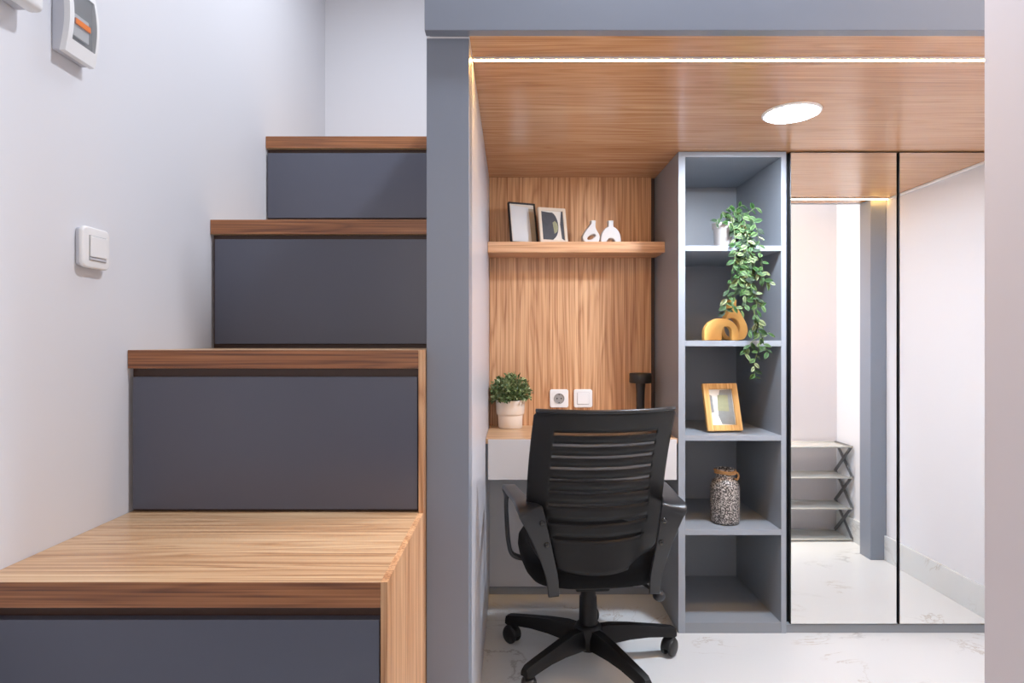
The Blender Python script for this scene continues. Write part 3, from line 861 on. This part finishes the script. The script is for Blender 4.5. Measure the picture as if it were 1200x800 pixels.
# stretched mesh in front of the shell
bm = BM(); g = {}; NV = 30
for i in range(NV+1):
    z = .45+(.93-.45)*i/NV
    for j in range(25):
        u = (-1+2*j/24)*.93
        g[i, j] = bm.verts.new((u*back_hw(z), back_y(u, z)+.014, z))
for i in range(NV):
    for j in range(24): bm.faces.new((g[i, j], g[i, j+1], g[i+1, j+1], g[i+1, j]))
bmesh.ops.transform(bm, matrix=TW, verts=bm.verts)
obj('mesh_panel', bm, M['weave'], ch, smooth=True, world=False)
bm = BM(); tube(bm, [(u*(back_hw(.93)-.004), back_y(u, .938), .938+.001) for u in [-1+2*k/24 for k in range(25)]], .0062, 8)
bmesh.ops.transform(bm, matrix=TW, verts=bm.verts)
obj('top_rail', bm, M['black_sheen'], ch, smooth=True, world=False)
# seat
def superbox(bm, cx, cy, cz, a, b, h, n=48, e=4.0, taper=.86, crown=.012):
    prof = [(.0, -h/2), (.80, -h/2), (taper, -h/2+.002), (.95, -h*.28), (1, -h*.02), (.99, h*.22), (.94, h*.40), (.85, h/2), (.5, h/2+crown*.7), (.0, h/2+crown)]
    rings = []
    for s, z in prof:
        if s == 0: rings.append([bm.verts.new((cx, cy, cz+z))]); continue
        rg = []
        for k in range(n):
            t = 2*PI*k/n; c, s_ = math.cos(t), math.sin(t)
            rg.append(bm.verts.new((cx+a*s*math.copysign(abs(c)**(2/e), c), cy+b*s*math.copysign(abs(s_)**(2/e), s_), cz+z)))
        rings.append(rg)
    for p, q in zip(rings, rings[1:]):
        for k in range(n):
            k2 = (k+1) % n
            if len(p) == 1: bm.faces.new((p[0], q[k2], q[k]))
            elif len(q) == 1: bm.faces.new((p[k], p[k2], q[0]))
            else: bm.faces.new((p[k], p[k2], q[k2], q[k]))
    return bm
bm = BM(); superbox(bm, 0, .03, .392, .245, .240, .112, taper=.88); obj('seat', bm, M['fabric'], ch, smooth=True, world=False)
bm = BM(); superbox(bm, 0, .02, .338, .195, .200, .03, e=3.5, crown=0); obj('seat_pan', bm, M['black'], ch, smooth=True, world=False)
bm = BM(); box(bm, -.06, .06, -.09, .12, .285, .33, .008); obj('tilt_mechanism', bm, M['black'], ch, world=False)
bm = BM(); tube(bm, [(.05, .02, .310), (.17, -.05, .306), (.205, -.15, .304)], .006, 8)
lv = obj('lever', bm, M['black'], ch, smooth=True, world=False)
bm = BM(); bmesh.ops.create_uvsphere(bm, u_segments=16, v_segments=10, radius=.021, matrix=Matrix.Translation((.205, -.17, .304))@Matrix.Diagonal((1, 1.2, .95, 1)))
obj('knob', bm, M['black_sheen'], lv, smooth=True, world=False)
# armrest loops
def sweep_strap(bm, cps, per=7):
    P_ = catmull([c[0] for c in cps], per); A = catmull([c[1] for c in cps], per)
    W = catmull([Vector((c[2], c[3], 0)) for c in cps], per)
    rings = []
    for i, p in enumerate(P_):
        t = (P_[min(i+1, len(P_)-1)]-P_[max(i-1, 0)]).normalized()
        a = (A[i]-t*A[i].dot(t)).normalized(); n = t.cross(a); w, h = W[i].x/2, W[i].y/2
        sec = roundbox_profile(2*w, 2*h, min(w, h)*.7, 3)
        rings.append([bm.verts.new(p+a*x+n*y) for x, y in sec])
    m = len(rings[0])
    for r0, r1 in zip(rings, rings[1:]):
        for k in range(m): bm.faces.new((r0[k], r0[(k+1) % m], r1[(k+1) % m], r1[k]))
    bm.faces.new(rings[0][::-1]); bm.faces.new(rings[-1])
for sgn in (-1, 1):
    def q(x, y, z): return Vector((sgn*(x+(.030*max(0, min(1, (.60-z)/.26)) if sgn > 0 and y < -.15 else 0)), y, z))
    ax = Vector((sgn, 0, 0)); ay = Vector((0, 1, 0))
    cps = [(q(.152, -.195, .322), ax, .036, .012), (q(.160, -.208, .39), ax, .040, .012), (q(.182, -.226, .47), ax, .048, .012),
           (q(.205, -.236, .54), ax, .062, .013), (q(.226, -.238, .595), ax, .078, .015), (q(.238, -.225, .617), Vector((sgn, -.2, 0)), .080, .018),
           (q(.254, -.14, .620), ax, .056, .022), (q(.270, -.04, .620), ax, .050, .022), (q(.280, .055, .617), ax, .048, .022), (q(.285, .105, .600), Vector((sgn, .5, 0)), .040, .016),
           (q(.288, .122, .56), ay, .040, .016), (q(.286, .12, .48), ay, .038, .016), (q(.280, .11, .40), ay, .038, .016), (q(.262, .10, .355), ay, .036, .014), (q(.20, .08, .345), ay, .036, .011), (q(.13, .06, .343), ay, .036, .011)]
    bm = BM(); sweep_strap(bm, cps)
    arm = obj('armrest', bm, M['black_sheen'], ch, smooth=True, world=False)
    for (x, y, z) in ((.196, -.2445, .575), (.180, -.2375, .503)):
        bm = BM(); bmesh.ops.create_uvsphere(bm, u_segments=14, v_segments=8, radius=.0095, matrix=Matrix.Translation(q(x, y-.001, z))@Matrix.Diagonal((1, .6, 1, 1)))
        obj('screw', bm, M['gloss_black'], arm, smooth=True, world=False)
# gas lift
bm = BM(); lathe(bm, [(.037, .05), (.037, .13), (.033, .15), (.031, .235), (.027, .24), (.027, .262), (.018, .264), (.018, .335)], (0, 0, 0), 32)
obj('gas_lift', bm, M['black'], ch, smooth=True, world=False, autos=40)
bm = BM(); lathe(bm, [(.03, .062), (.052, .066), (.055, .08), (.052, .125), (.040, .140), (.036, .142)], (0, 0, 0), 32)
obj('hub', bm, M['black'], ch, smooth=True, world=False, autos=40)
def caster(parent, px, py, ang):
    bm = BM()
    for s in (-1, 1):
        b2 = BM(); lathe(b2, [(.0, -.010), (.022, -.010), (.030, -.006), (.032, 0), (.030, .006), (.022, .010), (0, .010)], (0, 0, 0), 24, cap=False)
        merge(bm, b2, Matrix.Translation((0, s*.014, .032))@Matrix.Rotation(R(90), 4, 'X'))
    b2 = BM(); lathe(b2, [(.0, -.021), (.024, -.021), (.033, -.014), (.0345, -.004), (.0345, .004), (.033, .014), (.024, .021), (0, .021)], (0, 0, 0), 24, cap=False)
    for v in b2.verts:
        if v.co.y < -.002: v.co.y = -.002
    merge(bm, b2, Matrix.Translation((0, 0, .034))@Matrix.Rotation(R(90), 4, 'X'))
    tube(bm, [(0, 0, .05), (0, 0, .078)], .008, 8)
    bmesh.ops.transform(bm, matrix=Matrix.Translation((px, py, 0))@Matrix.Rotation(ang, 4, 'Z'), verts=bm.verts)
    return obj('caster', bm, M['rubber'], parent, smooth=True, world=False, autos=35)
for k in range(5):
    a = R(8.8-CY+72*k); dx, dy = math.cos(a), math.sin(a); nx, ny = -dy, dx
    RL = .308
    bm = BM(); rings = []
    for t, w, zb, zt_ in ((.030, .026, .062, .128), (.08, .026, .070, .132), (.15, .024, .078, .127), (.22, .022, .080, .118), (.28, .021, .076, .110), (.318, .020, .071, .104), (.330, .016, .074, .098)):
        rg = []
        for (sx, sz) in ((-1, 0), (-.95, .55), (-.6, 1), (.6, 1), (.95, .55), (1, 0), (.7, -.02), (-.7, -.02)):
            z = zb+max(0, sz)*(zt_-zb)
            rg.append(bm.verts.new((dx*t+nx*w*sx, dy*t+ny*w*sx, z)))
        rings.append(rg)
    for p, q_ in zip(rings, rings[1:]):
        for j in range(8): bm.faces.new((p[j], p[(j+1) % 8], q_[(j+1) % 8], q_[j]))
    bm.faces.new(rings[0][::-1]); bm.faces.new(rings[-1])
    lg = obj('leg', bm, M['black'], ch, smooth=True, world=False, autos=50)
    caster(lg, dx*RL, dy*RL, a+R(40+k*63))

# ------------------------------------------------------------------ folding shoe rack seen in the mirror
rx0, rx1, ry0, ry1 = 1.31, 1.950, 1.110, 1.285
rk = thing('shoe_rack', 'grey folding four-tier shoe rack with clear shelves reflected in the left mirror door', 'shoe rack', (1.63, 1.2, 0))
lv_ = [.010, .187, .364, .541]
for z in lv_:
    bm = BM(); box(bm, rx0, rx1, ry0, ry1, z, z+.0025); shf = obj('shelf', bm, M['rack'], rk)
    for y in (ry0, ry1):
        bm = BM(); tube(bm, [(rx0-.004, y, z+.002), (rx1+.004, y, z+.002)], .0055, 8); obj('rod', bm, M['rackrod'], shf, smooth=True)
for xx in (rx0-.004, rx1+.004):
    for a, b in zip(lv_, lv_[1:]):
        for y0, y1, off in ((ry0, ry1, -.004), (ry1, ry0, .004)):
            dv = Vector((0, y1-y0, b-a)).normalized(); nv = Vector((0, -dv.z, dv.y))*.009
            p0, p1 = Vector((0, y0, a+.004)), Vector((0, y1, b+.002))
            poly = [(v.y, v.z) for v in (p0+nv, p0-nv, p1-nv, p1+nv)]
            bm = BM(); prism(bm, poly, 0, xx+off-.003, xx+off+.003); obj('cross_bar', bm, M['rackleg'], rk)
    bm = BM(); tube(bm, [(xx, ry0, lv_[-1]+.004), (xx, ry1, lv_[-1]+.004)], .007, 8); obj('end_bar', bm, M['rackleg'], rk, smooth=True)

# ------------------------------------------------------------------ lights
def area(name, loc, rot, size, power, rgb, shape='DISK', sy=None, spread=180):
    l = bpy.data.lights.new(name, 'AREA'); l.shape = shape; l.size = size
    if sy: l.size_y = sy
    l.spread = R(spread); l.energy = power; l.color = lin(rgb)[:3]
    o = bpy.data.objects.new(name, l); link(o); o.location = loc; o.rotation_euler = rot
    return o
area('room_lamp', (.40, 1.22, ZCEIL-.03), (0, 0, 0), .16, 54, (240, 244, 255))
area('stair_fill', (-.40, 1.95, ZCEIL-.03), (0, 0, 0), .6, 18, (236, 243, 255))  # unseen fill added to lift the back wall above the stairs
area('niche_fill', (1.45, 1.40, ZCEIL-.03), (0, 0, 0), .2, 30, (255, 240, 224), spread=92)  # added fill for the right wall and wall end reflected in the mirrors
area('fill_lamp', (-.10, -1.3, 1.7), (R(84), 0, 0), 1.4, 20, (255, 238, 228), 'RECTANGLE', 1.4)
w = bpy.data.worlds.new('world'); SC.world = w; w.use_nodes = True
w.node_tree.nodes['Background'].inputs[0].default_value = (.8, .85, .95, 1)
w.node_tree.nodes['Background'].inputs[1].default_value = .3

# ------------------------------------------------------------------ camera
cd = bpy.data.cameras.new('camera'); cam = bpy.data.objects.new('camera', cd); link(cam)
cd.sensor_width = 36; cd.lens = F/1200*36; cd.clip_start = .02
cam.location = (0, 0, ZC); cam.rotation_euler = (R(90), 0, 0)
SC.camera = cam
SC.view_settings.view_transform = 'Standard'
SC.view_settings.look = 'None'
SC.view_settings.exposure = -0.85
SC.view_settings.gamma = 1.12
